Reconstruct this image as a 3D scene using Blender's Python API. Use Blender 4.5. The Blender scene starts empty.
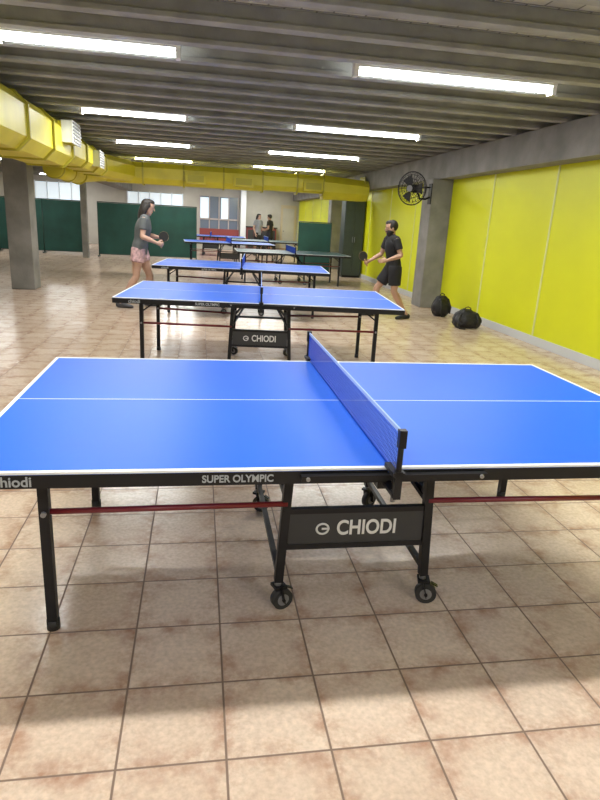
import bpy, bmesh, math, random
from mathutils import Vector, Matrix, noise
from mathutils.bvhtree import BVHTree
random.seed(4)
scene = bpy.context.scene
V = Vector

# ------------------------------------------------------------ materials
def mat(name, col, rough=0.5, metal=0.0, emis=0.0, var=0.0, vscale=6.0, bump=0.0, bscale=40.0, spec=0.5):
    m = bpy.data.materials.new(name); m.use_nodes = True
    nt = m.node_tree; b = nt.nodes['Principled BSDF']
    b.inputs['Base Color'].default_value = (*col, 1)
    b.inputs['Roughness'].default_value = rough
    b.inputs['Metallic'].default_value = metal
    b.inputs['Specular IOR Level'].default_value = spec
    if emis:
        b.inputs['Emission Color'].default_value = (*col, 1)
        b.inputs['Emission Strength'].default_value = emis
    tc = nt.nodes.new('ShaderNodeTexCoord')
    if var:
        n = nt.nodes.new('ShaderNodeTexNoise'); n.inputs['Scale'].default_value = vscale
        n.inputs['Detail'].default_value = 5
        nt.links.new(tc.outputs['Object'], n.inputs['Vector'])
        r = nt.nodes.new('ShaderNodeMapRange')
        r.inputs['From Min'].default_value = 0.3; r.inputs['From Max'].default_value = 0.7
        r.inputs['To Min'].default_value = 1 - var; r.inputs['To Max'].default_value = 1 + var
        nt.links.new(n.outputs['Fac'], r.inputs['Value'])
        mx = nt.nodes.new('ShaderNodeVectorMath'); mx.operation = 'SCALE'
        mx.inputs[0].default_value = col
        nt.links.new(r.outputs['Result'], mx.inputs['Scale'])
        nt.links.new(mx.outputs['Vector'], b.inputs['Base Color'])
    if bump:
        n2 = nt.nodes.new('ShaderNodeTexNoise'); n2.inputs['Scale'].default_value = bscale
        n2.inputs['Detail'].default_value = 6
        nt.links.new(tc.outputs['Object'], n2.inputs['Vector'])
        bp = nt.nodes.new('ShaderNodeBump'); bp.inputs['Strength'].default_value = bump
        bp.inputs['Distance'].default_value = 0.01
        nt.links.new(n2.outputs['Fac'], bp.inputs['Height'])
        nt.links.new(bp.outputs['Normal'], b.inputs['Normal'])
    return m

M_concrete = mat('concrete', (0.22, 0.215, 0.20), 0.85, var=0.22, vscale=3, bump=0.4, bscale=25)
M_rib = mat('painted_concrete_joist', (0.31, 0.315, 0.29), 0.8, var=0.18, vscale=4, bump=0.3)
M_yellow = mat('yellow_wall_panel', (0.66, 0.70, 0.008), 0.45, var=0.04, vscale=1.2)
M_duct = mat('yellow_duct_paint', (0.64, 0.57, 0.03), 0.45, var=0.10, vscale=2.5)
M_ductdark = mat('yellow_duct_flange', (0.42, 0.38, 0.03), 0.5)
M_skirt = mat('pale_skirting', (0.55, 0.57, 0.58), 0.5)
M_seam = mat('panel_seam', (0.66, 0.70, 0.30), 0.5)
M_plaster = mat('off_white_plaster', (0.50, 0.48, 0.44), 0.8, var=0.08, vscale=2)
M_green = mat('dark_green_canvas', (0.008, 0.055, 0.042), 0.75, var=0.25, vscale=2)
M_greenframe = mat('green_frame', (0.01, 0.04, 0.03), 0.5)
M_cab = mat('dark_grey_cabinet_paint', (0.035, 0.05, 0.045), 0.5, var=0.1)
M_blue = mat('blue_table_top', (0.003, 0.105, 0.64), 0.46, var=0.03, vscale=3, spec=0.3)
M_dkgreen_top = mat('dark_green_table_top', (0.02, 0.10, 0.12), 0.4)
M_white = mat('white_line', (0.75, 0.78, 0.82), 0.5)
M_black = mat('black_steel', (0.008, 0.008, 0.010), 0.45, var=0.1, spec=0.3)
M_dkgrey = mat('dark_grey_panel', (0.030, 0.030, 0.033), 0.6)
M_maroon = mat('maroon_steel', (0.16, 0.012, 0.018), 0.35)
M_rubber = mat('black_rubber', (0.02, 0.02, 0.022), 0.6)
M_hub = mat('grey_hub', (0.25, 0.25, 0.26), 0.4, metal=0.5)
M_net = mat('blue_net_cord', (0.012, 0.06, 0.45), 0.7)
M_tape = mat('net_tape', (0.35, 0.48, 0.80), 0.6)
M_letter = mat('white_lettering', (0.65, 0.65, 0.65), 0.6)
M_letter2 = mat('grey_lettering', (0.35, 0.38, 0.42), 0.6)
M_lamp = mat('lamp_tube', (0.94, 0.98, 1.0), 0.5, emis=20.0)
M_lampbody = mat('lamp_housing', (0.75, 0.75, 0.74), 0.5)
M_grille = mat('white_grille', (0.6, 0.62, 0.6), 0.5)
M_glass = mat('window_pane_lit', (0.62, 0.70, 0.76), 0.3, emis=0.7)
M_dkglass = mat('window_pane_dim', (0.16, 0.20, 0.27), 0.15)
M_frame = mat('pale_window_frame', (0.45, 0.40, 0.40), 0.5)
M_redpaint = mat('red_paint', (0.26, 0.05, 0.05), 0.5)
M_beige = mat('beige_door', (0.55, 0.47, 0.32), 0.6)
M_bag = mat('black_nylon', (0.010, 0.010, 0.012), 0.55, var=0.3, vscale=9, bump=0.5, bscale=60)

# floor tiles -------------------------------------------------------
def floor_mat():
    m = bpy.data.materials.new('ceramic_floor_tiles'); m.use_nodes = True
    nt = m.node_tree; N = nt.nodes.new; L = nt.links.new
    b = nt.nodes['Principled BSDF']
    tc = N('ShaderNodeTexCoord')
    sub = N('ShaderNodeVectorMath'); sub.operation = 'SUBTRACT'; sub.inputs[1].default_value = (0.085, 1.385, 0)
    L(tc.outputs['Object'], sub.inputs[0])
    sc = N('ShaderNodeVectorMath'); sc.operation = 'MULTIPLY'; sc.inputs[1].default_value = (1/0.314, 1/0.310, 0)
    L(sub.outputs[0], sc.inputs[0])
    fr = N('ShaderNodeVectorMath'); fr.operation = 'FRACTION'; L(sc.outputs[0], fr.inputs[0])
    s5 = N('ShaderNodeVectorMath'); s5.operation = 'SUBTRACT'; s5.inputs[1].default_value = (0.5, 0.5, 0)
    L(fr.outputs[0], s5.inputs[0])
    ab = N('ShaderNodeVectorMath'); ab.operation = 'ABSOLUTE'; L(s5.outputs[0], ab.inputs[0])
    sp = N('ShaderNodeSeparateXYZ'); L(ab.outputs[0], sp.inputs[0])
    mx = N('ShaderNodeMath'); mx.operation = 'MAXIMUM'; L(sp.outputs['X'], mx.inputs[0]); L(sp.outputs['Y'], mx.inputs[1])
    gr = N('ShaderNodeMapRange'); gr.inputs['From Min'].default_value = 0.485; gr.inputs['From Max'].default_value = 0.492
    L(mx.outputs[0], gr.inputs['Value'])
    fl = N('ShaderNodeVectorMath'); fl.operation = 'FLOOR'; L(sc.outputs[0], fl.inputs[0])
    wn = N('ShaderNodeTexWhiteNoise'); wn.noise_dimensions = '3D'; L(fl.outputs[0], wn.inputs['Vector'])
    off = N('ShaderNodeVectorMath'); off.operation = 'MULTIPLY_ADD'; off.inputs[1].default_value = (7, 7, 7)
    L(wn.outputs['Color'], off.inputs[0]); L(tc.outputs['Object'], off.inputs[2])
    nz = N('ShaderNodeTexNoise'); nz.inputs['Scale'].default_value = 9; nz.inputs['Detail'].default_value = 8
    nz.inputs['Roughness'].default_value = 0.68; L(off.outputs[0], nz.inputs['Vector'])
    nf = N('ShaderNodeTexNoise'); nf.inputs['Scale'].default_value = 60; nf.inputs['Detail'].default_value = 4
    L(off.outputs[0], nf.inputs['Vector'])
    ed = N('ShaderNodeMapRange'); ed.inputs['From Min'].default_value = 0.22; ed.inputs['From Max'].default_value = 0.5
    ed.inputs['To Min'].default_value = 0.10; ed.inputs['To Max'].default_value = 0.9
    L(mx.outputs[0], ed.inputs['Value'])
    nr = N('ShaderNodeMapRange'); nr.inputs['From Min'].default_value = 0.42; nr.inputs['From Max'].default_value = 0.66
    L(nz.outputs['Fac'], nr.inputs['Value'])
    mu = N('ShaderNodeMath'); mu.operation = 'MULTIPLY'; L(ed.outputs[0], mu.inputs[0]); L(nr.outputs[0], mu.inputs[1])
    base = N('ShaderNodeMix'); base.data_type = 'RGBA'
    base.inputs['A'].default_value = (0.62, 0.485, 0.375, 1); base.inputs['B'].default_value = (0.71, 0.575, 0.455, 1)
    L(wn.outputs['Value'], base.inputs['Factor'])
    fine = N('ShaderNodeMix'); fine.data_type = 'RGBA'; fine.blend_type = 'MULTIPLY'
    fr2 = N('ShaderNodeMapRange'); fr2.inputs['From Min'].default_value = 0.3; fr2.inputs['From Max'].default_value = 0.7
    fr2.inputs['To Min'].default_value = 0.84; fr2.inputs['To Max'].default_value = 1.08
    L(nf.outputs['Fac'], fr2.inputs['Value'])
    fine.inputs['Factor'].default_value = 1.0
    L(base.outputs['Result'], fine.inputs['A']); L(fr2.outputs[0], fine.inputs['B'])
    br = N('ShaderNodeMix'); br.data_type = 'RGBA'; br.inputs['B'].default_value = (0.34, 0.175, 0.105, 1)
    L(mu.outputs[0], br.inputs['Factor']); L(fine.outputs['Result'], br.inputs['A'])
    go = N('ShaderNodeMix'); go.data_type = 'RGBA'; go.inputs['B'].default_value = (0.20, 0.135, 0.10, 1)
    L(gr.outputs[0], go.inputs['Factor']); L(br.outputs['Result'], go.inputs['A'])
    L(go.outputs['Result'], b.inputs['Base Color'])
    rr = N('ShaderNodeMapRange'); rr.inputs['To Min'].default_value = 0.20; rr.inputs['To Max'].default_value = 0.8
    L(gr.outputs[0], rr.inputs['Value']); L(rr.outputs[0], b.inputs['Roughness'])
    bp = N('ShaderNodeBump'); bp.inputs['Strength'].default_value = 0.5; bp.inputs['Distance'].default_value = 0.003; bp.invert = True
    L(gr.outputs[0], bp.inputs['Height'])
    bp2 = N('ShaderNodeBump'); bp2.inputs['Strength'].default_value = 0.12; bp2.inputs['Distance'].default_value = 0.004
    L(nz.outputs['Fac'], bp2.inputs['Height']); L(bp.outputs['Normal'], bp2.inputs['Normal'])
    L(bp2.outputs['Normal'], b.inputs['Normal'])
    return m
M_floor = floor_mat()

def slab_mat():
    m = bpy.data.materials.new('ceiling_infill_blocks'); m.use_nodes = True
    nt = m.node_tree; N = nt.nodes.new; L = nt.links.new
    b = nt.nodes['Principled BSDF']; b.inputs['Roughness'].default_value = 0.9
    tc = N('ShaderNodeTexCoord')
    br = N('ShaderNodeTexBrick'); br.offset = 0.5
    br.inputs['Scale'].default_value = 1.0
    br.inputs['Brick Width'].default_value = 0.24; br.inputs['Row Height'].default_value = 0.617
    br.inputs['Mortar Size'].default_value = 0.008
    br.inputs['Color1'].default_value = (0.40, 0.405, 0.37, 1); br.inputs['Color2'].default_value = (0.50, 0.505, 0.46, 1)
    br.inputs['Mortar'].default_value = (0.20, 0.20, 0.19, 1)
    L(tc.outputs['Object'], br.inputs['Vector'])
    L(br.outputs['Color'], b.inputs['Base Color'])
    bp = N('ShaderNodeBump'); bp.inputs['Distance'].default_value = 0.01; bp.invert = True
    L(br.outputs['Fac'], bp.inputs['Height']); L(bp.outputs['Normal'], b.inputs['Normal'])
    return m
M_slab = slab_mat()

# ------------------------------------------------------------ mesh builder
class MB:
    def __init__(self):
        self.bm = bmesh.new(); self.mats = []
    def mi(self, m):
        if m not in self.mats: self.mats.append(m)
        return self.mats.index(m)
    def _tag(self, verts, m, smooth=False):
        i = self.mi(m); fs = set()
        for v in verts:
            for f in v.link_faces: fs.add(f)
        for f in fs: f.material_index = i; f.smooth = smooth
    def box(self, x0, x1, y0, y1, z0, z1, m):
        M = Matrix.Translation(((x0+x1)/2, (y0+y1)/2, (z0+z1)/2)) @ Matrix.Diagonal((abs(x1-x0), abs(y1-y0), abs(z1-z0), 1))
        r = bmesh.ops.create_cube(self.bm, size=1, matrix=M); self._tag(r['verts'], m)
    def obox(self, c, size, R, m):
        M = Matrix.Translation(c) @ R.to_4x4() @ Matrix.Diagonal((*size, 1))
        r = bmesh.ops.create_cube(self.bm, size=1, matrix=M); self._tag(r['verts'], m)
    def beam(self, p0, p1, w, h, m):
        p0 = V(p0); p1 = V(p1); d = p1-p0
        z = d.normalized(); ref = V((0, 0, 1)) if abs(z.z) < 0.9 else V((0, 1, 0))
        x = ref.cross(z).normalized(); y = z.cross(x)
        R = Matrix((x, y, z)).transposed()
        self.obox((p0+p1)/2, (w, h, d.length), R, m)
    def tube(self, p0, p1, r, m, seg=14, r2=None):
        p0 = V(p0); p1 = V(p1); d = p1-p0
        R = d.to_track_quat('Z', 'Y').to_matrix().to_4x4()
        M = Matrix.Translation((p0+p1)/2) @ R
        q = bmesh.ops.create_cone(self.bm, cap_ends=True, segments=seg, radius1=r, radius2=r if r2 is None else r2, depth=d.length, matrix=M)
        self._tag(q['verts'], m, True)
        for v in q['verts']:
            for f in v.link_faces:
                if len(f.verts) > 4: f.smooth = False
    def ell(self, c, rad, m, R=None, seg=16):
        M = Matrix.Translation(c)
        if R is not None: M = M @ R.to_4x4()
        M = M @ Matrix.Diagonal((*rad, 1))
        q = bmesh.ops.create_uvsphere(self.bm, u_segments=seg, v_segments=max(6, seg//2+2), radius=1, matrix=M)
        self._tag(q['verts'], m, True)
    def path(self, pts, r, m, seg=8, closed=False):
        pts = [V(p) for p in pts]; n = len(pts); rings = []; up = None
        for i, p in enumerate(pts):
            a = pts[(i-1) % n] if (closed or i > 0) else p
            b = pts[(i+1) % n] if (closed or i < n-1) else p
            t = (b-a).normalized()
            if up is None:
                up = t.orthogonal().normalized()
            up = (up - t*up.dot(t)).normalized(); s = t.cross(up)
            rr = r[i] if isinstance(r, (list, tuple)) else r
            rings.append([self.bm.verts.new(p + (up*math.cos(2*math.pi*k/seg)+s*math.sin(2*math.pi*k/seg))*rr) for k in range(seg)])
        i0 = self.mi(m)
        rng = range(n if closed else n-1)
        for i in rng:
            A = rings[i]; B = rings[(i+1) % n]
            for k in range(seg):
                f = self.bm.faces.new((A[k], A[(k+1) % seg], B[(k+1) % seg], B[k])); f.material_index = i0; f.smooth = True
        if not closed:
            f = self.bm.faces.new(rings[0][::-1]); f.material_index = i0
            f = self.bm.faces.new(rings[-1]); f.material_index = i0
    def loft(self, pts, rad, m, side=(0, 1, 0), seg=18, sub=4, cap=0.5):
        pts = [V(p) for p in pts]; rad = [V((a, b, 0)) for a, b in rad]
        def cr(A, i, t):
            p0 = A[max(i-1, 0)]; p1 = A[i]; p2 = A[i+1]; p3 = A[min(i+2, len(A)-1)]
            return 0.5*((2*p1)+(p2-p0)*t+(2*p0-5*p1+4*p2-p3)*t*t+(3*p1-p0-3*p2+p3)*t**3)
        P = []; Rr = []
        for i in range(len(pts)-1):
            for k in range(sub):
                P.append(cr(pts, i, k/sub)); Rr.append(cr(rad, i, k/sub))
        P.append(pts[-1]); Rr.append(rad[-1])
        if cap:
            t0 = (P[0]-P[1]).normalized(); t1 = (P[-1]-P[-2]).normalized()
            r0 = Rr[0]; r1 = Rr[-1]; m0 = min(r0.x, r0.y)*cap; m1 = min(r1.x, r1.y)*cap
            P = [P[0]+t0*m0, P[0]+t0*m0*0.7] + P + [P[-1]+t1*m1*0.7, P[-1]+t1*m1]
            Rr = [r0*0.4, r0*0.78] + Rr + [r1*0.78, r1*0.4]
        side = V(side); rings = []
        n = len(P)
        for i in range(n):
            t = (P[min(i+1, n-1)]-P[max(i-1, 0)]).normalized()
            s = (side - t*side.dot(t))
            if s.length < 1e-3: s = t.orthogonal()
            s.normalize(); u = t.cross(s)
            a, b = max(Rr[i].x, 0.002), max(Rr[i].y, 0.002)
            rings.append([self.bm.verts.new(P[i]+s*a*math.cos(2*math.pi*k/seg)+u*b*math.sin(2*math.pi*k/seg)) for k in range(seg)])
        i0 = self.mi(m)
        for i in range(n-1):
            A = rings[i]; B = rings[i+1]
            for k in range(seg):
                f = self.bm.faces.new((A[k], A[(k+1) % seg], B[(k+1) % seg], B[k])); f.material_index = i0; f.smooth = True
        f = self.bm.faces.new(rings[0][::-1]); f.material_index = i0
        f = self.bm.faces.new(rings[-1]); f.material_index = i0
    def mesh(self, name):
        bmesh.ops.recalc_face_normals(self.bm, faces=self.bm.faces)
        me = bpy.data.meshes.new(name); self.bm.to_mesh(me); self.bm.free()
        for m in self.mats: me.materials.append(m)
        return me
    def done(self, name, parent=None, bevel=0.0, loc=None, rot=None):
        ob = bpy.data.objects.new(name, self.mesh(name)); scene.collection.objects.link(ob)
        if parent: ob.parent = parent
        if loc: ob.location = loc
        if rot: ob.rotation_euler = rot
        if bevel:
            bv = ob.modifiers.new('bevel', 'BEVEL'); bv.width = bevel; bv.segments = 2; bv.limit_method = 'ANGLE'
        return ob

def empty(name, loc=(0, 0, 0), rot=0):
    e = bpy.data.objects.new(name, None); scene.collection.objects.link(e)
    e.location = loc; e.rotation_euler = (0, 0, rot); e.empty_display_size = 0.2
    return e

# ------------------------------------------------------------ room shell
XL, XR, Y0, Y1 = -8.5, 4.72, -4.0, 30.0
CZ = 2.99
b = MB(); b.box(XL-0.2, XR+0.2, Y0-0.2, Y1+0.2, -0.15, 0, M_floor); b.done('floor')
b = MB(); b.box(XL-0.2, XR+0.2, Y0-0.2, Y1+0.2, CZ, CZ+0.15, M_slab); b.done('ceiling')
P = 0.617
YL = 5.92
b = MB()
y = YL + P/2 - P*15
while y < Y1-0.1:
    b.box(XL, XR, y-0.06, y+0.06, 2.85, 2.89, M_rib)
    b.box(XL, XR, y-0.035, y+0.035, 2.89, CZ, M_rib)
    y += P
b.box(4.42, XR, Y0, Y1, 2.41, 2.85, M_concrete)
b.box(-3.6, -3.05, Y0, Y1, 2.45, 2.85, M_concrete)
b.done('ceiling_beams', bevel=0.006)
b = MB(); b.box(XR, XR+0.2, Y0-0.2, Y1+0.2, 0, CZ, M_yellow); b.done('wall_right')
b = MB(); b.box(XR-0.02, XR, Y0, Y1, 0, 0.12, M_skirt); b.done('baseboard_right', bevel=0.004)
b = MB()
for i in range(19):
    yy = 7.87-1.83*6+1.83*i
    if abs(yy-11.6) < 0.3: continue
    b.box(XR-0.012, XR, yy-0.016, yy+0.016, 0.12, 2.41, M_seam)
b.done('trim_1')
b = MB(); b.box(XL-0.2, XL, Y0-0.2, Y1+0.2, 0, CZ, M_plaster); b.done('wall_left')
b = MB(); b.box(XL, XR, Y0-0.2, Y0, 0, CZ, M_plaster); b.done('wall_front')
b = MB(); b.box(XL, XR, Y1, Y1+0.2, 0, CZ, M_plaster); b.done('wall_back')
for (x0, x1, y0, y1, zt) in [(4.31, 4.72, 11.4, 11.9, 2.41), (4.31, 4.72, 2.6, 3.1, 2.41), (-3.50, -3.08, 12.2, 12.65, 2.45),
                             (-3.74, -3.56, 20.9, 21.1, 2.45), (4.31, 4.72, 20.5, 20.95, 2.41), (-3.50, -3.08, 3.6, 4.05, 2.45)]:
    b = MB(); b.box(x0, x1, y0, y1, 0, zt, M_concrete); b.done('concrete_column', bevel=0.012)

# back wall features
b = MB()
b.box(0.0, 1.85, Y1-0.03, Y1, 0.5, 2.4, M_dkglass)
b.box(0.0, 0.42, Y1-0.035, Y1-0.03, 1.42, 2.35, M_glass); b.box(1.0, 1.35, Y1-0.035, Y1-0.03, 1.42, 2.35, M_glass)
for i in range(5):
    x = i*0.45
    b.box(x-0.02, x+0.03, Y1-0.08, Y1, 0.4, 2.45, M_frame)
b.box(0, 1.85, Y1-0.08, Y1, 1.35, 1.42, M_frame); b.box(0, 1.85, Y1-0.1, Y1, 0.3, 0.95, M_redpaint)
b.done('window_1')
b = MB()
b.box(-7.3, -5.2, Y1-0.03, Y1, 1.85, 2.6, M_glass)
for i in range(5): b.box(-7.3+i*0.52, -7.25+i*0.52, Y1-0.07, Y1, 1.80, 2.65, M_white)
b.done('window_2')
b = MB()
b.box(-3.3, -0.8, Y1-0.03, Y1, 1.9, 2.4, M_glass)
for i in range(6): b.box(-3.3+i*0.5, -3.25+i*0.5, Y1-0.07, Y1, 1.85, 2.45, M_white)
b.done('window_3')
b = MB(); b.box(3.85, 4.6, Y1-0.06, Y1, 0, 2.2, M_beige); b.box(3.95, 4.5, Y1-0.08, Y1-0.06, 0.2, 2.05, M_plaster)
b.tube((4.0, Y1-0.12, 1.0), (4.0, Y1-0.06, 1.0), 0.03, M_hub); b.done('door_1')
b = MB(); b.box(1.9, 2.15, 29.5, 29.8, 0, 2.84, M_white); b.done('white_column')
b = MB(); b.box(2.2, 3.6, 29.5, 29.95, 0, 1.1, M_redpaint); b.box(2.15, 3.65, 29.45, 29.95, 1.1, 1.15, M_dkgrey)
for i in range(4): b.box(2.25+i*0.34, 2.53+i*0.34, 29.48, 29.5, 0.15, 1.0, M_dkgrey)
b.done('reception_counter')

def screen(x0, x1, y, h=1.78, rot=0):
    n = max(1, round((x1-x0)/1.4)); w = (x1-x0)/n
    e = MB()
    for i in range(n):
        a = (i-n/2)*w
        e.box(a+0.02, a+w-0.02, -0.008, 0.008, 0.08, h-0.02, M_green)
        for xx in (a+0.01, a+w-0.01): e.tube((xx, 0, 0.02), (xx, 0, h), 0.014, M_greenframe, 8)
        e.tube((a, 0, h), (a+w, 0, h), 0.014, M_greenframe, 8)
        e.tube((a, 0, 0.08), (a+w, 0, 0.08), 0.014, M_greenframe, 8)
        for xx in (a+0.01, a+w-0.01): e.box(xx-0.02, xx+0.02, -0.2, 0.2, 0, 0.03, M_greenframe)
    return e.done('green_divider_screen', loc=((x0+x1)/2, y, 0), rot=(0, 0, rot))
screen(-3.4, -0.1, 22.0)
screen(-8.2, -3.85, 22.6)
screen(2.9, 3.9, 18.3, 1.5)
# tall cabinet by the right wall
b = MB()
b.box(4.10, 4.68, 17.5, 18.0, 0.06, 2.15, M_cab); b.box(4.08, 4.69, 17.48, 18.02, 2.15, 2.19, M_cab)
b.box(4.13, 4.66, 17.53, 17.97, 0.0, 0.06, M_black)
for x0 in (4.115, 4.395): b.box(x0, x0+0.27, 17.485, 17.5, 0.09, 2.12, M_cab)
for x0 in (4.36, 4.42): b.box(x0-0.008, x0+0.008, 17.465, 17.485, 1.0, 1.16, M_hub)
b.done('tall_cabinet', bevel=0.004)

# ------------------------------------------------------------ ceiling lamps
def lamp(xc, yc, L=1.55, power=36):
    e = empty('fluorescent_ceiling_lamp', (xc, yc, 0))
    b = MB()
    b.box(-L/2-0.04, L/2+0.04, -0.06, 0.06, 2.875, 2.94, M_lampbody)
    b.box(-L/2-0.04, -L/2, -0.05, 0.05, 2.80, 2.875, M_lampbody)
    b.box(L/2, L/2+0.04, -0.05, 0.05, 2.80, 2.875, M_lampbody)
    b.tube((-L/2+0.3, 0, 2.93), (-L/2+0.3, 0, CZ), 0.008, M_lampbody); b.tube((L/2-0.3, 0, 2.93), (L/2-0.3, 0, CZ), 0.008, M_lampbody)
    b.done('housing', e)
    b = MB()
    for s in (-0.028, 0.028): b.tube((-L/2, s, 2.838), (L/2, s, 2.838), 0.017, M_lamp, 10)
    b.done('tubes', e)
    ld = bpy.data.lights.new('tube_light', 'AREA'); ld.shape = 'RECTANGLE'; ld.size = L; ld.size_y = 0.09
    ld.energy = power; ld.color = (1.0, 0.98, 0.93)
    lo = bpy.data.objects.new('tube_light', ld); scene.collection.objects.link(lo)
    lo.parent = e; lo.location = (0, 0, 2.815)
for k in range(-2, 7):
    yy = YL + P*6*k
    if yy > Y1 or yy < Y0: continue
    f = 1.3 if k < 0 else 1.05
    lamp(-0.92, yy, L=1.42, power=46*f); lamp(2.36, yy, L=1.9, power=52*f)
    if k % 2 == 0: lamp(-5.8, yy, power=52)

# ------------------------------------------------------------ ducts
def octo(b, p0, p1, w, h, m, ch=0.3, w2=None, h2=None):
    p0 = V(p0); p1 = V(p1); t = (p1-p0).normalized(); s = t.cross(V((0, 0, 1))).normalized(); u = V((0, 0, 1))
    w2 = w2 or w; h2 = h2 or h
    R = []
    for p, ww, hh in ((p0, w, h), (p1, w2, h2)):
        c = min(ww, hh)*ch; a = ww/2; d = hh/2
        pr = [(a, d-c), (a-c, d), (-a+c, d), (-a, d-c), (-a, -d+c), (-a+c, -d), (a-c, -d), (a, -d+c)]
        R.append([b.bm.verts.new(p+s*x+u*z) for x, z in pr])
    i0 = b.mi(m)
    for k in range(8):
        f = b.bm.faces.new((R[0][k], R[0][(k+1) % 8], R[1][(k+1) % 8], R[1][k])); f.material_index = i0
    for q in (R[0][::-1], R[1]):
        f = b.bm.faces.new(q); f.material_index = i0
b = MB()
octo(b, (-2.40, -3.9, 2.47), (-2.40, 10.7, 2.47), 0.80, 0.62, M_duct, 0.22)
octo(b, (-2.40, 10.7, 2.47), (-2.40, 11.3, 2.52), 0.80, 0.62, M_duct, 0.22, 0.6, 0.48)
octo(b, (-2.40, 11.3, 2.52), (-2.40, 15.2, 2.52), 0.60, 0.48, M_duct, 0.22)
for i in range(-2, 9):
    yy = 1.3*i + 0.3
    octo(b, (-2.40, yy-0.02, 2.47), (-2.40, yy+0.02, 2.47), 0.86, 0.67, M_ductdark, 0.22)
for yy in (11.3, 12.6, 13.9, 15.1):
    octo(b, (-2.40, yy-0.02, 2.52), (-2.40, yy+0.02, 2.52), 0.66, 0.53, M_ductdark, 0.22)
octo(b, (-2.40, 15.2, 2.52), (-1.85, 16.4, 2.48), 0.6, 0.48, M_duct, 0.25)
octo(b, (-2.3, 16.6, 2.46), (1.6, 16.6, 2.46), 0.6, 0.5, M_duct, 0.25)
octo(b, (1.6, 16.6, 2.46), (3.2, 16.6, 2.46), 0.6, 0.44, M_duct, 0.25)
octo(b, (3.2, 16.6, 2.40), (4.40, 16.6, 2.36), 0.7, 0.6, M_duct, 0.3, 0.8, 0.5)
for xx in (-1.4, -0.4, 0.6, 1.6, 2.5, 3.2, 4.3):
    octo(b, (xx-0.02, 16.6, 2.45), (xx+0.02, 16.6, 2.45), 0.66, 0.55, M_ductdark, 0.25)
pts = [(-2.78, 12.9, 2.26), (-2.78, 14.2, 2.26), (-2.78, 15.4, 2.28), (-2.72, 16.0, 2.33), (-2.5, 16.4, 2.38), (-2.1, 16.6, 2.42)]
b.path(pts, 0.19, M_duct, 20)
for yy in (13.0, 14.2, 15.4):
    b.path([(-2.78, yy-0.02, 2.26), (-2.78, yy+0.02, 2.26)], 0.21, M_ductdark, 20)
def outlet_x(b, yc, z=2.6, x=-2.0, L=0.6):
    b.box(x-0.05, x+0.14, yc-L/2, yc+L/2, z-0.14, z+0.14, M_duct)
    b.box(x+0.14, x+0.155, yc-L/2-0.02, yc+L/2+0.02, z-0.16, z+0.16, M_grille)
    for i in range(6): b.box(x+0.155, x+0.17, yc-L/2+0.02, yc+L/2-0.02, z-0.13+i*0.048, z-0.11+i*0.048, M_hub)
    b.box(x+0.0, x+0.15, yc-L/2-0.012, yc-L/2, z-0.15, z+0.15, M_grille)
for yy in (1.6, 6.2, 10.3): outlet_x(b, yy)
outlet_x(b, 13.6, 2.5, -2.12, 0.5)
for xx in (-0.1, 1.1, 2.9):
    b.box(xx-0.25, xx+0.25, 16.15, 16.35, 2.28, 2.5, M_duct)
    b.box(xx-0.2, xx+0.2, 16.13, 16.15, 2.31, 2.47, M_ductdark)
b.done('yellow_air_duct')

# ------------------------------------------------------------ text meshes
def text_mesh(body, size, m, bold=0.0, ext=0.0008, sx=1.0):
    cu = bpy.data.curves.new('lettering', 'FONT'); cu.body = body; cu.size = size; cu.extrude = ext
    cu.offset = bold; cu.align_x = 'CENTER'; cu.align_y = 'CENTER'
    ob = bpy.data.objects.new('lettering_tmp', cu); scene.collection.objects.link(ob)
    dg = bpy.context.evaluated_depsgraph_get(); dg.update()
    me = bpy.data.meshes.new_from_object(ob.evaluated_get(dg))
    bpy.data.objects.remove(ob)
    me.transform(Matrix.Diagonal((sx, 1, 1, 1)))
    me.materials.clear(); me.materials.append(m)
    return me
T_brand = text_mesh('CHIODI', 0.088, M_letter, 0.0020, sx=0.80)
T_super = text_mesh('SUPER OLYMPIC', 0.034, M_letter2, 0.0008, sx=0.92)
T_small = text_mesh('chiodi', 0.045, M_letter2, 0.0008)

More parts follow.
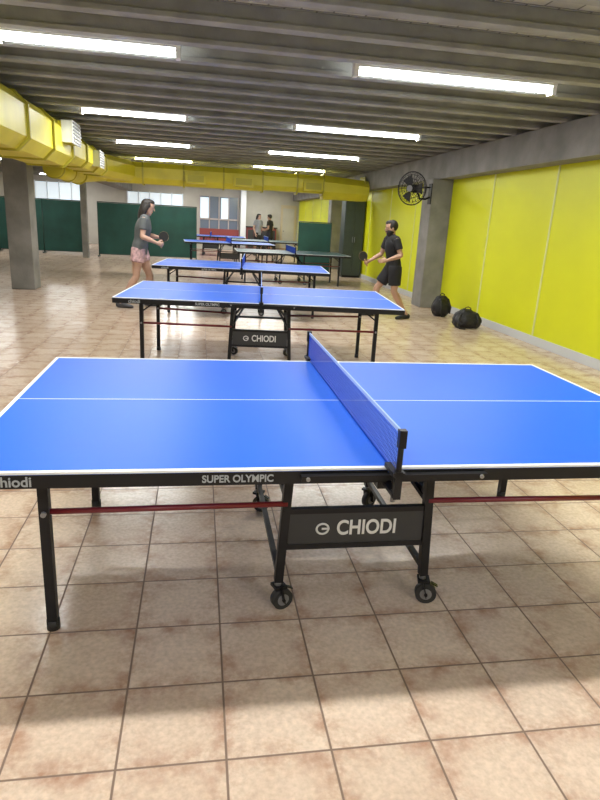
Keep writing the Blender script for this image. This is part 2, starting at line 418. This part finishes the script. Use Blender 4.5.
# ------------------------------------------------------------ tennis tables
TL, TW, TH = 2.74, 1.525, 0.76
def table_meshes(topmat):
    out = {}
    for nm, sgn in (('tabletop_left', -1), ('tabletop_right', 1)):
        b = MB()
        xa, xb = (sgn*0.004, sgn*TL/2)
        x0, x1 = min(xa, xb), max(xa, xb)
        b.box(x0, x1, -TW/2, TW/2, TH-0.020, TH-0.0005, topmat)
        z0, z1 = TH-0.0205, TH+0.0006
        lw = 0.015
        b.box(x0, x1, -TW/2-0.001, -TW/2+lw, z0+0.014, z1, M_white)
        b.box(x0, x1, TW/2-lw, TW/2+0.001, z0+0.014, z1, M_white)
        xe = sgn*TL/2
        b.box(min(xe, xe-sgn*lw), max(xe, xe-sgn*lw), -TW/2, TW/2, z0+0.014, z1+0.0001, M_white)
        b.box(x0, x1, -0.0022, 0.0022, TH-0.001, TH+0.0005, M_white)
        b.box(x0+0.005, x1-0.005, -TW/2-0.0005, -TW/2+0.03, TH-0.052, TH-0.008, M_black)
        b.box(x0+0.005, x1-0.005, TW/2-0.03, TW/2+0.0005, TH-0.052, TH-0.008, M_black)
        xo = xe - sgn*0.028
        b.box(min(xo, xe), max(xo, xe), -TW/2, TW/2, TH-0.052, TH-0.0085, M_black)
        for xx in (x0+0.005, (x0+x1)/2-0.015):
            b.box(xx, xx+0.03, -TW/2+0.01, TW/2-0.01, TH-0.052, TH-0.02, M_black)
        out[nm] = b.mesh(nm)
    b = MB()
    yn, yf = -0.475, 0.52
    cn, cf = -0.43, 0.44
    for s in (-1, 1):
        for yy in (yn, yf):
            b.beam((s*1.16, yy, 0.025), (s*1.16, yy, TH-0.03), 0.036, 0.036, M_black)
            b.tube((s*1.16, yy, 0), (s*1.16, yy, 0.04), 0.024, M_rubber)
            b.beam((s*1.15, yy, 0.60), (s*1.0, yy, TH-0.05), 0.014, 0.014, M_black)
        b.beam((s*1.16, yn, 0.66), (s*1.16, yf, 0.66), 0.03, 0.03, M_black)
        for yy, cy in ((yn, cn), (yf, cf)):
            b.tube((s*1.16, yy, 0.485), (s*0.285, cy-0.01, 0.475), 0.011, M_maroon)
            b.tube((s*1.16, yy-0.03, 0.485), (s*1.16, yy+0.03, 0.485), 0.010, M_hub, 8)
        for cy in (cn, cf):
            b.beam((s*0.305, cy, 0.13), (s*0.275, cy, TH-0.03), 0.034, 0.034, M_black)
        b.beam((s*0.305, cn, 0.16), (s*0.305, cf, 0.16), 0.022, 0.022, M_black)
        b.beam((s*0.287, cn, 0.50), (s*0.287, cf, 0.50), 0.024, 0.024, M_black)
        b.beam((s*0.29, cn+0.02, 0.46), (s*0.12, 0.0, TH-0.05), 0.016, 0.016, M_black)
        b.beam((s*0.29, cf-0.02, 0.46), (s*0.12, 0.0, TH-0.05), 0.016, 0.016, M_black)
        b.box(s*0.275-0.03, s*0.275+0.03, cn-0.03, cn+0.03, TH-0.07, TH-0.02, M_black)
    for cy in (cn, cf):
        b.beam((-0.29, cy, 0.44), (0.29, cy, 0.44), 0.022, 0.022, M_black)
        b.beam((-0.30, cy, 0.285), (0.30, cy, 0.285), 0.022, 0.022, M_black)
    b.box(-0.275, 0.275, cn-0.008, cn+0.008, 0.295, 0.43, M_dkgrey)
    b.box(-0.03, 0.03, -TW/2+0.03, TW/2-0.03, TH-0.09, TH-0.06, M_black)
    for sy in (-1, 1):
        b.box(-0.30, 0.33, sy*(TW/2+0.014)-0.012, sy*(TW/2+0.014)+0.012, TH-0.034, TH-0.016, M_black)
        for xx in (-0.28, 0.31): b.tube((xx, sy*(TW/2)-0.02, TH-0.025), (xx, sy*(TW/2+0.02)+0.012*sy, TH-0.025), 0.007, M_hub, 8)
    out['underframe'] = b.mesh('underframe')
    b = MB(); k = 0
    for s in (-1, 1):
        for cy in (cn, cf):
            th = (0.35, -0.5, -0.25, 0.6)[k]; k += 1
            c = MB(); R = Matrix.Rotation(th, 4, 'Z')
            x = 0.02; r = 0.044
            c.tube((x, -0.016, r), (x, 0.016, r), r, M_rubber, 28)
            c.tube((x, -0.018, r), (x, 0.018, r), 0.025, M_hub, 18)
            c.tube((x, -0.026, r), (x, 0.026, r), 0.007, M_black, 10)
            for q in (-0.022, 0.022):
                c.beam((x, q, r-0.008), (0.004, q, 0.108), 0.004, 0.026, M_black)
            c.box(-0.02, 0.03, -0.026, 0.026, 0.10, 0.112, M_black)
            c.tube((0, 0, 0.105), (0, 0, 0.145), 0.014, M_hub)
            c.beam((0.04, 0, 0.094), (0.066, 0, 0.080), 0.018, 0.004, M_black)
            c.bm.transform(Matrix.Translation((s*0.306, cy, 0)) @ R)
            tm = bpy.data.meshes.new('t'); c.bm.to_mesh(tm); c.bm.free()
            idx = [b.mi(m) for m in c.mats]
            n0 = len(b.bm.faces); b.bm.from_mesh(tm); b.bm.faces.ensure_lookup_table()
            for f in b.bm.faces[n0:]: f.material_index = idx[f.material_index]
    out['casters'] = b.mesh('casters')
    b = MB()
    ny = TW/2+0.075
    for sy in (-1, 1):
        b.tube((0, sy*ny, TH-0.05), (0, sy*ny, TH+0.156), 0.009, M_black)
        b.box(-0.014, 0.014, min(sy*ny, sy*(TW/2-0.04)), max(sy*ny, sy*(TW/2-0.04)), TH-0.072, TH-0.060, M_black)
        b.box(-0.02, 0.02, min(sy*(TW/2-0.01), sy*(ny+0.01)), max(sy*(TW/2-0.01), sy*(ny+0.01)), TH+0.001, TH+0.016, M_black)
        b.tube((0, sy*(ny-0.03), TH-0.10), (0, sy*(ny-0.03), TH-0.06), 0.008, M_hub)
        b.box(-0.012, 0.012, sy*ny-0.012, sy*ny+0.012, TH+0.10, TH+0.158, M_black)
        b.box(-0.012, 0.012, sy*ny-0.010, sy*ny+0.010, TH-0.075, TH+0.02, M_black)
    y = -ny
    while y <= ny:
        b.box(-0.0009, 0.0009, y-0.0010, y+0.0010, TH+0.004, TH+0.142, M_net); y += 0.0135
    for i in range(11):
        z = TH+0.006+i*0.0135; b.box(-0.0009, 0.0009, -ny, ny, z-0.0010, z+0.0010, M_net)
    b.box(-0.0025, 0.0025, -ny, ny, TH+0.139, TH+0.1525, M_tape)
    b.box(-0.002, 0.002, -ny, ny, TH+0.002, TH+0.008, M_net)
    out['net'] = b.mesh('net')
    b = MB()
    c = V((-0.140, -0.4395, 0.362))
    b.path([c+V((0.024*math.cos(a), 0, 0.022*math.sin(a))) for a in [2*math.pi*i/24 for i in range(24)]], 0.0045, M_letter, 6, True)
    b.beam(c+V((-0.003, 0, 0)), c+V((0.025, 0, 0.0)), 0.002, 0.008, M_letter)
    out['logo_ring'] = b.mesh('logo_ring')
    return out
TM_blue = table_meshes(M_blue)
TM_green = table_meshes(M_dkgreen_top)

def table(loc, rot=0.0, tm=TM_blue, text=True):
    e = empty('table_tennis_table', (loc[0], loc[1], 0), rot)
    for k, me in tm.items():
        if k == 'logo_ring' and not text: continue
        o = bpy.data.objects.new(k, me); scene.collection.objects.link(o); o.parent = e
    if text:
        for me, x, y, z, nm in ((T_brand, 0.040, -0.4395, 0.362, 'board_lettering'),
                                (T_super, -0.50, -TW/2-0.0014, TH-0.031, 'apron_lettering'),
                                (T_small, -1.17, -TW/2-0.0014, TH-0.031, 'apron_lettering')):
            o = bpy.data.objects.new(nm, me); scene.collection.objects.link(o); o.parent = e
            o.location = (x, y, z); o.rotation_euler = (math.pi/2, 0, 0)
    return e
table((0.624, 2.512), 0)
table((0.645, 6.38), -0.095)
table((0.72, 10.22), -0.10)
table((2.25, 15.3), 0.0, TM_green, False)
table((0.9, 19.6), 0.05, TM_blue, False)
table((2.4, 22.6), 0.0, TM_green, False)
table((0.45, 25.4), -0.05, TM_blue, False)

# ------------------------------------------------------------ fan
def fan():
    e = empty('wall_fan', (3.86, 11.25, 2.2))
    d = V((-0.75, -0.66, -0.05)).normalized()
    s = V((0, 0, 1)).cross(d).normalized(); u = d.cross(s)
    b = MB(); R = 0.29
    def circ(r, off, n=36): return [d*off+(s*math.cos(2*math.pi*i/n)+u*math.sin(2*math.pi*i/n))*r for i in range(n)]
    b.path(circ(R, 0.0), 0.011, M_black, 6, True)
    for r, o in ((0.24, 0.05), (0.18, 0.07), (0.12, 0.08), (0.24, -0.05), (0.16, -0.07)):
        b.path(circ(r, o), 0.004, M_black, 5, True)
    for i in range(24):
        a = 2*math.pi*i/24; q = s*math.cos(a)+u*math.sin(a)
        b.path([d*0.085+q*0.05, d*0.07+q*0.18, d*0.04+q*0.26, q*R], 0.0035, M_black, 5)
        b.path([-d*0.08+q*0.05, -d*0.07+q*0.18, -d*0.04+q*0.26, q*R], 0.0035, M_black, 5)
    b.tube(d*0.075, d*0.095, 0.055, M_hub, 24)
    b.done('cage', e)
    b = MB()
    for k in range(3):
        a0 = 2*math.pi*k/3; vs = []
        for rr, w, tw in ((0.04, 0.3, 0.5), (0.14, 0.5, 0.4), (0.24, 0.42, 0.25)):
            for sg in (-1, 1):
                a = a0+sg*w; q = s*math.cos(a)+u*math.sin(a)
                vs.append(b.bm.verts.new(q*rr+d*(sg*tw*0.05)))
        for i in (0, 2):
            f = b.bm.faces.new((vs[i], vs[i+1], vs[i+3], vs[i+2])); f.material_index = b.mi(M_dkgrey)
    b.tube(-d*0.03, d*0.04, 0.045, M_dkgrey, 20)
    b.done('blades', e)
    b = MB()
    b.tube(-d*0.24, -d*0.06, 0.075, M_black, 20); b.ell(-d*0.24, (0.075, 0.075, 0.075), M_black)
    b.path([-d*0.2+V((0, 0, -0.04)), V((0.24, 0.2, -0.16)), V((0.36, 0.22, -0.16)), V((0.44, 0.22, -0.12))], 0.018, M_black, 10)
    b.path([-d*0.2+V((0, 0, 0.02)), V((0.30, 0.22, 0.05)), V((0.44, 0.22, 0.05))], 0.014, M_black, 10)
    b.box(0.435, 0.452, 0.15, 0.30, -0.25, 0.12, M_black)
    b.done('motor_and_bracket', e)
fan()

# ------------------------------------------------------------ bags
def bag(loc, sx, sy, sz, rot, seed, name):
    e = empty(name, loc, rot)
    b = MB()
    q = bmesh.ops.create_icosphere(b.bm, subdivisions=5, radius=1)
    b._tag(q['verts'], M_bag, True)
    for v in b.bm.verts:
        c = v.co.copy()
        def se(t, p): return math.copysign(abs(t)**p, t)
        x, y, z = se(c.x, 0.7), se(c.y, 0.7), se(c.z, 0.75)
        k = 1-0.28*max(z, 0)
        n = noise.noise(c*1.7+V((seed, 0, 0)))*0.13 + noise.noise(c*4.5+V((seed, 3, 0)))*0.06
        p = V((x*sx*k, y*sy*k, z*sz))*(1+n)
        p.z += sz*0.93
        if p.z < 0.004: p.z = 0.004
        v.co = p
    b.done('body', e)
    b = MB()
    t = sz*1.88
    b.path([V((-0.05, 0, t-0.03)), V((-0.045, 0, t+0.03)), V((0, 0, t+0.05)), V((0.045, 0, t+0.03)), V((0.05, 0, t-0.03))], 0.008, M_rubber, 8)
    b.path([V((-sx*0.55, -sy*0.7, sz*1.5)), V((-sx*0.7, -sy*1.1, sz)), V((-sx*0.75, -sy*1.2, sz*0.4)), V((-sx*0.6, -sy*1.25, 0.014)), V((-sx*0.2, -sy*1.35, 0.014))], 0.012, M_rubber, 8)
    b.path([V((sx*0.55, -sy*0.7, sz*1.5)), V((sx*0.68, -sy*1.05, sz*0.9)), V((sx*0.6, -sy*1.05, sz*0.3))], 0.012, M_rubber, 8)
    b.path([V((math.cos(a)*sx*0.62, -sy*0.98, sz*0.75+math.sin(a)*sz*0.42)) for a in [math.pi*i/10 for i in range(11)]], 0.003, M_rubber, 6)
    b.done('straps', e)
bag((4.26, 9.10, 0), 0.23, 0.15, 0.155, -0.2, 1.3, 'duffel_bag')
bag((4.32, 10.35, 0), 0.165, 0.13, 0.19, 0.3, 5.1, 'backpack')

# ------------------------------------------------------------ people
def person(name, loc, rot, J, C, voxel=0.006):
    """J joints in local (forward, left, up); C colours/options"""
    e = empty(name, loc, rot)
    skin = mat(name+'_skin', C['skin'], 0.5, var=0.06)
    shirt = mat(name+'_shirt', C['shirt'], 0.85, var=0.15, vscale=8, bump=0.3, bscale=15)
    shorts = mat(name+'_shorts', C['shorts'], 0.85, var=C.get('shortvar', 0.1), vscale=22)
    hair = mat(name+'_hair', C['hair'], 0.5, var=0.3, vscale=30, bump=0.6, bscale=60)
    shoe = mat(name+'_shoe', C['shoe'], 0.6)
    lip = mat(name+'_lip', (C['skin'][0]*0.8, C['skin'][1]*0.5, C['skin'][2]*0.5), 0.5)
    J = {k: V(v) for k, v in J.items()}
    g = C.get('girth', 1.0); fem = C.get('fem', False)
    b = MB()
    pel, ch, nk = J['pelvis'], J['chest'], J['neck']
    up = (nk-pel).normalized()
    side = V((0, 1, 0)); 
    w = 0.9 if fem else 1.0
    pts = [pel-up*0.06, pel+up*0.06, pel.lerp(ch, 0.5), ch, ch.lerp(nk, 0.45), ch.lerp(nk, 0.78), nk]
    rad = [(0.175*g, 0.125*g), (0.170*g, 0.122*g), (0.150*g*w, 0.112*g), (0.175*g*w, 0.128*g), (0.185*g*w, 0.112*g), (0.135*g*w, 0.085*g), (0.070, 0.062)]
    b.loft(pts, rad, shirt, side, seg=24)
    if fem:
        for sg in (-1, 1): b.ell(ch+V((0.070, sg*0.065, 0.01)), (0.055, 0.062, 0.075), shirt)
    b.loft([pel-up*0.13, pel-up*0.05, pel+up*0.04], [(0.12*g, 0.11*g), (0.168*g, 0.122*g), (0.155*g, 0.11*g)], shorts, side, seg=24)
    F = J.get('look', V((1, 0, 0))).normalized(); hd = J['head']
    S = (V((0, 0, 1)).cross(F)).normalized(); U = F.cross(S)
    b.loft([nk-up*0.03, nk+up*0.02, hd-F*0.02-U*0.06], [(0.06, 0.06), (0.053, 0.055), (0.05, 0.055)], skin, side)
    hr = [(-.118, .050, .022, .018), (-.104, .043, .040, .036), (-.08, .026, .054, .062), (-.05, .012, .061, .079), (-.02, .004, .067, .089),
          (.01, .0, .072, .094), (.04, -.003, .075, .097), (.07, -.006, .070, .090), (.095, -.008, .056, .072), (.112, -.01, .032, .042)]
    b.loft([hd+U*z+F*f for z, f, a, d in hr], [(a, d) for z, f, a, d in hr], skin, S, seg=24, sub=3)
    Rm = Matrix((F, S, U)).transposed()
    def H(f, s, u): return hd+F*f+S*s+U*u
    b.loft([H(.088, 0, .012), H(.101, 0, -.012), H(.110, 0, -.030)], [(.009, .010), (.011, .011), (.016, .010)], skin, S)
    for sg in (-1, 1):
        b.ell(H(-.005, sg*.073, -.012), (.018, .010, .031), skin, Rm)
        b.ell(H(.078, sg*.032, .022), (.014, .022, .008), skin, Rm)
    b.ell(H(.081, 0, -.060), (.011, .026, .010), lip, Rm)
    b.ell(H(-.020, 0, .034), (.101, .085, .098), hair, Rm, 24)
    b.ell(H(.020, 0, .085), (.072, .066, .044), hair, Rm, 20)
    if C.get('long'):
        b.loft([H(-.045, 0, .06), H(-.075, 0, -.03), H(-.09, 0, -.13), H(-.085, 0, -.22), H(-.08, 0, -.29)],
               [(.080, .06), (.088, .055), (.085, .045), (.075, .035), (.045, .02)], hair, S)
        for sg in (-1, 1):
            b.loft([H(-.005, sg*.068, .04), H(-.028, sg*.084, -.04), H(-.04, sg*.086, -.12), H(-.04, sg*.08, -.19)], [(.018, .04), (.02, .042), (.02, .036), (.012, .02)], hair, S)
    if C.get('beard'):
        b.loft([H(.012, 0, -.050), H(.030, 0, -.085), H(.050, 0, -.118)], [(.066, .076), (.059, .064), (.034, .034)], hair, S)
        b.ell(H(.089, 0, -.046), (.010, .028, .006), hair, Rm)
        b.ell(H(.094, 0, -.060), (.008, .022, .007), lip, Rm)
    for sd, sg in (('L', 1), ('R', -1)):
        sh, el, wr = J['sh'+sd], J['el'+sd], J['wr'+sd]
        b.loft([nk.lerp(sh, 0.35)-up*0.02, nk.lerp(sh, .75)-up*0.01, sh], [(.07, .06), (.068, .06), (.06*g, .06*g)], shirt, (1, 0, 0))
        m = C.get('sleeve', 0.55)
        b.loft([sh, sh.lerp(el, 0.25), sh.lerp(el, m)], [(.062*g, .064*g), (.060*g, .062*g), (.061*g, .063*g)], shirt, (0, 1, 0), cap=0.2)
        b.loft([sh, sh.lerp(el, .35), sh.lerp(el, .8), el, el.lerp(wr, .25), el.lerp(wr, .65), wr],
               [(.048*g, .05*g), (.047*g, .05*g), (.039*g, .041*g), (.037*g, .038*g), (.039*g, .040*g), (.031*g, .031*g), (.024, .022)], skin, (0, 1, 0))
        d = J['hd'+sd].normalized(); n = J['hn'+sd]; n = (n-d*n.dot(d)).normalized(); l = J['hl'+sd]; l = (l-d*l.dot(d)-n*l.dot(n)).normalized()
        b.loft([wr-d*.01, wr+d*.025, wr+d*.06, wr+d*.088], [(.024, .020), (.033, .019), (.040, .016), (.038, .012)], skin, l, cap=0.4)
        cur = C['curl'+sd]
        for off, L, ex in ((.030, .072, 0), (.0105, .080, 4), (-.009, .074, 7), (-.028, .058, 10)):
            p = wr+d*(.084-abs(off)*0.15)+l*off; P_ = [p-d*.015, p]
            for k, (fr) in enumerate((.44, .31, .25)):
                a = math.radians(cur[k]+ex); p = p+(d*math.cos(a)+n*math.sin(a))*L*fr; P_.append(p)
            b.loft(P_, [(.0095, .0095), (.0095, .0092), (.009, .0088), (.0082, .008), (.0070, .0068)], skin, l, seg=10, sub=3, cap=0.7)
        p = wr+d*.022+l*.024
        q1 = p+(d*.55+l*.70+n*.35).normalized()*.042; q2 = q1+(d*.80+l*.25+n*.5).normalized()*.030; q3 = q2+(d*.75-l*.05+n*.6).normalized()*.024
        b.loft([p, q1, q2, q3], [(.015, .015), (.0115, .0115), (.0105, .010), (.008, .0075)], skin, l, seg=12, sub=3, cap=0.7)
    for sd, sg in (('L', 1), ('R', -1)):
        hp, kn, an = J['hp'+sd], J['kn'+sd], J['an'+sd]
        sm = C.get('shortlen', 0.6)
        b.loft([hp+V((0, 0, .03)), hp.lerp(kn, .25), hp.lerp(kn, sm)], [(.085*g, .11*g), (.10*g, .112*g), (.096*g*C.get('flare', 1), .102*g*C.get('flare', 1))], shorts, (0, 1, 0), seg=20, cap=0.15)
        b.loft([hp, hp.lerp(kn, .35), hp.lerp(kn, .8), kn, kn.lerp(an, .28), kn.lerp(an, .65), an, an-V((0, 0, .03))],
               [(.085*g, .09*g), (.083*g, .086*g), (.058*g, .062*g), (.052*g, .056*g), (.054*g, .060*g), (.038*g, .042*g), (.032, .036), (.034, .04)], skin, (0, 1, 0))
        t = J['toe'+sd].normalized(); o = V((an.x, an.y, 0)); sv = V((-t.y, t.x, 0))
        b.loft([o-t*.075+V((0, 0, .040)), o-t*.03+V((0, 0, .052)), o+t*.04+V((0, 0, .046)), o+t*.11+V((0, 0, .034)), o+t*.165+V((0, 0, .027)), o+t*.19+V((0, 0, .022))],
               [(.026, .036), (.036, .050), (.040, .045), (.047, .033), (.040, .026), (.022, .018)], shoe, sv, cap=0.5)
    src = b.mesh(name+'_src')
    tmp = bpy.data.objects.new('tmp', src); scene.collection.objects.link(tmp)
    rm = tmp.modifiers.new('r', 'REMESH'); rm.mode = 'VOXEL'; rm.voxel_size = voxel
    sm_ = tmp.modifiers.new('s', 'SMOOTH'); sm_.factor = 0.5; sm_.iterations = 2
    dg = bpy.context.evaluated_depsgraph_get(); dg.update()
    me = bpy.data.meshes.new_from_object(tmp.evaluated_get(dg))
    bm = bmesh.new(); bm.from_mesh(src); bm.faces.ensure_lookup_table()
    tree = BVHTree.FromBMesh(bm); mids = [f.material_index for f in bm.faces]; bm.free()
    me.materials.clear()
    for m in src.materials: me.materials.append(m)
    for p in me.polygons:
        r = tree.find_nearest(p.center)
        if r[2] is not None: p.material_index = mids[r[2]]
        p.use_smooth = True
    bpy.data.objects.remove(tmp)
    me.name = name+'_body'
    ob = bpy.data.objects.new('body', me); scene.collection.objects.link(ob); ob.parent = e
    fb = MB()
    ew = mat(name+'_eye', (0.50, 0.47, 0.44), 0.3); ir = mat(name+'_iris', (0.03, 0.015, 0.01), 0.15)
    for sg in (-1, 1):
        fb.ell(H(.0835, sg*.031, .002), (.0075, .0125, .0052), ew, Rm, 14)
        fb.ell(H(.0885, sg*.031, .002), (.0035, .0055, .0050), ir, Rm, 12)
        fb.ell(H(.0860, sg*.031, .0085), (.0065, .0145, .0022), hair, Rm, 12)
        fb.ell(H(.0920, sg*.033, .025), (.005, .018, .0035), hair, Rm, 12)
    fb.done('eyes_and_brows', e)
    return e

def paddle(parent_m, wr, d, n, l, flip=1, name='table_tennis_paddle'):
    """handle lies along l, inside the curled fingers"""
    d = V(d).normalized(); n = V(n); n = (n-d*n.dot(d)).normalized(); l = V(l); l = (l-d*l.dot(d)-n*l.dot(n)).normalized()
    c = V(wr)+d*.078+n*.030
    red = mat('paddle_rubber_red', (0.30, 0.02, 0.02), 0.5); blk = mat('paddle_rubber_black', (0.012, 0.012, 0.012), 0.5)
    wood = mat('paddle_wood', (0.45, 0.27, 0.12), 0.5, var=0.2, vscale=30)
    if flip < 0: red, blk = blk, red
    b = MB()
    b.loft([c-l*.055, c, c+l*.045], [(.0155, .012), (.013, .0105), (.0145, .009)], wood, d, seg=14)
    k = c+l*.125
    def disc(off0, off1, r, m):
        R = Matrix((l, l.cross(n)*-1, n)).transposed()
        M = Matrix.Translation(k+n*(off0+off1)/2) @ R.to_4x4() @ Matrix.Diagonal((1.04, 1.0, 1, 1))
        q = bmesh.ops.create_cone(b.bm, cap_ends=True, segments=36, radius1=r, radius2=r, depth=abs(off1-off0), matrix=M); b._tag(q['verts'], m)
    disc(-.003, .003, .077, wood); disc(.003, .006, .075, blk); disc(-.006, -.003, .075, red)
    b.bm.transform(parent_m)
    return b.done(name)

def xf(loc, rot): return Matrix.Translation(loc) @ Matrix.Rotation(rot, 4, 'Z')

JM = dict(pelvis=(0, 0, .86), chest=(.05, 0, 1.17), neck=(.075, 0, 1.365), head=(.105, 0, 1.485), look=(1, 0.05, -.10),
          shL=(.05, .185, 1.31), elL=(-.02, .26, 1.06), wrL=(.20, .22, .97), hdL=(.9, -.15, -.1), hnL=(0, -1, -.2), hlL=(0, 0, 1),
          shR=(.09, -.185, 1.31), elR=(.16, -.25, 1.05), wrR=(.38, -.19, .93), hdR=(.85, .1, -.45), hnR=(0, 1, 0), hlR=(.5, 0, .85),
          hpL=(0, .095, .84), knL=(.00, .15, .46), anL=(-.24, .15, .09), toeL=(.95, .25, 0),
          hpR=(0, -.095, .84), knR=(.22, -.13, .49), anR=(.27, -.14, .09), toeR=(1, -.1, 0))
man_loc = (3.24, 9.98, 0)
person('man_playing_table_tennis', man_loc, math.pi, JM,
       dict(skin=(.42, .25, .17), shirt=(.010, .010, .012), shorts=(.014, .014, .018), hair=(.012, .009, .008), shoe=(.015, .015, .018),
            curlL=(18, 40, 60), curlR=(55, 125, 175), shortlen=.72, beard=True, sleeve=.6, flare=1.03))
paddle(xf(man_loc, math.pi), JM['wrR'], JM['hdR'], JM['hnR'], JM['hlR'], 1)
JW = dict(pelvis=(0, 0, .95), chest=(.06, 0, 1.26), neck=(.10, 0, 1.475), head=(.145, 0, 1.60), look=(1, -.05, -.22),
          shR=(.09, -.165, 1.42), elR=(.07, -.235, 1.15), wrR=(.29, -.20, 1.06), hdR=(.85, .0, -.2), hnR=(0, 1, 0), hlR=(.45, 0, .9),
          shL=(.09, .165, 1.42), elL=(.13, .23, 1.16), wrL=(.33, .14, 1.13), hdL=(.9, -.2, 0), hnL=(0, -1, -.1), hlL=(0, 0, 1),
          hpL=(.0, .09, .93), knL=(.14, .12, .51), anL=(.13, .13, .09), toeL=(1, .1, 0),
          hpR=(-.01, -.09, .93), knR=(-.06, -.12, .50), anR=(-.30, -.14, .10), toeR=(.97, -.2, 0))
wom_loc = (-0.96, 10.35, 0)
person('woman_playing_table_tennis', wom_loc, 0, JW,
       dict(skin=(.50, .31, .23), shirt=(.10, .11, .115), shorts=(.52, .34, .36), shortvar=0.45, hair=(.014, .010, .009), shoe=(.05, .05, .06),
            curlL=(18, 40, 60), curlR=(55, 125, 175), shortlen=.42, long=True, fem=True, sleeve=.6, girth=1.03, flare=1.08))
paddle(xf(wom_loc, 0), JW['wrR'], JW['hdR'], JW['hnR'], JW['hlR'], -1)
JS = dict(pelvis=(0, 0, .93), chest=(.01, 0, 1.24), neck=(.01, 0, 1.46), head=(.03, 0, 1.59), look=(1, 0, -.1),
          shR=(0, -.17, 1.41), elR=(-.03, -.23, 1.13), wrR=(.08, -.22, .90), hdR=(.2, 0, -.9), hnR=(0, 1, 0), hlR=(1, 0, 0),
          shL=(0, .17, 1.41), elL=(-.03, .23, 1.13), wrL=(.20, .16, 1.05), hdL=(.9, -.2, .1), hnL=(0, -1, 0), hlL=(0, 0, 1),
          hpL=(0, .09, .92), knL=(.05, .11, .50), anL=(.05, .12, .09), toeL=(1, .2, 0),
          hpR=(0, -.09, .92), knR=(-.02, -.11, .50), anR=(-.08, -.12, .09), toeR=(1, -.2, 0))
person('standing_person', (2.45, 26.4, 0), -0.9, JS,
       dict(skin=(.45, .28, .2), shirt=(.25, .26, .28), shorts=(.02, .02, .025), hair=(.012, .01, .01), shoe=(.02, .02, .02),
            curlL=(20, 40, 60), curlR=(20, 40, 60), shortlen=.95, long=True, fem=True), voxel=0.010)
person('standing_person', (2.98, 26.7, 0), 2.6, JS,
       dict(skin=(.42, .26, .18), shirt=(.015, .015, .02), shorts=(.02, .02, .03), hair=(.012, .01, .01), shoe=(.02, .02, .02),
            curlL=(20, 40, 60), curlR=(20, 40, 60), shortlen=.95), voxel=0.010)

# ------------------------------------------------------------ world, camera
w = bpy.data.worlds.new('world'); scene.world = w; w.use_nodes = True
w.node_tree.nodes['Background'].inputs['Color'].default_value = (0.6, 0.65, 0.7, 1)
w.node_tree.nodes['Background'].inputs['Strength'].default_value = 0.05

cam = bpy.data.cameras.new('camera'); co = bpy.data.objects.new('camera', cam); scene.collection.objects.link(co)
cam.sensor_fit = 'HORIZONTAL'; cam.sensor_width = 36; cam.lens = 36*600/600
cam.clip_start = 0.05; cam.clip_end = 100
pitch, yaw, roll = math.radians(16.6), math.radians(10.0), 0.055
fh = V((math.sin(yaw), math.cos(yaw), 0)); rt = V((math.cos(yaw), -math.sin(yaw), 0)); upz = V((0, 0, 1))
fw = fh*math.cos(pitch)-upz*math.sin(pitch)
upc = fh*math.sin(pitch)+upz*math.cos(pitch)
rr = rt*math.cos(roll)+upc*math.sin(roll); uu = upc*math.cos(roll)-rt*math.sin(roll)
M = Matrix((rr, uu, -fw)).transposed().to_4x4(); M.translation = V((0, 0, 1.52))
co.matrix_world = M
scene.camera = co
scene.view_settings.view_transform = 'Standard'
scene.view_settings.exposure = 0.0
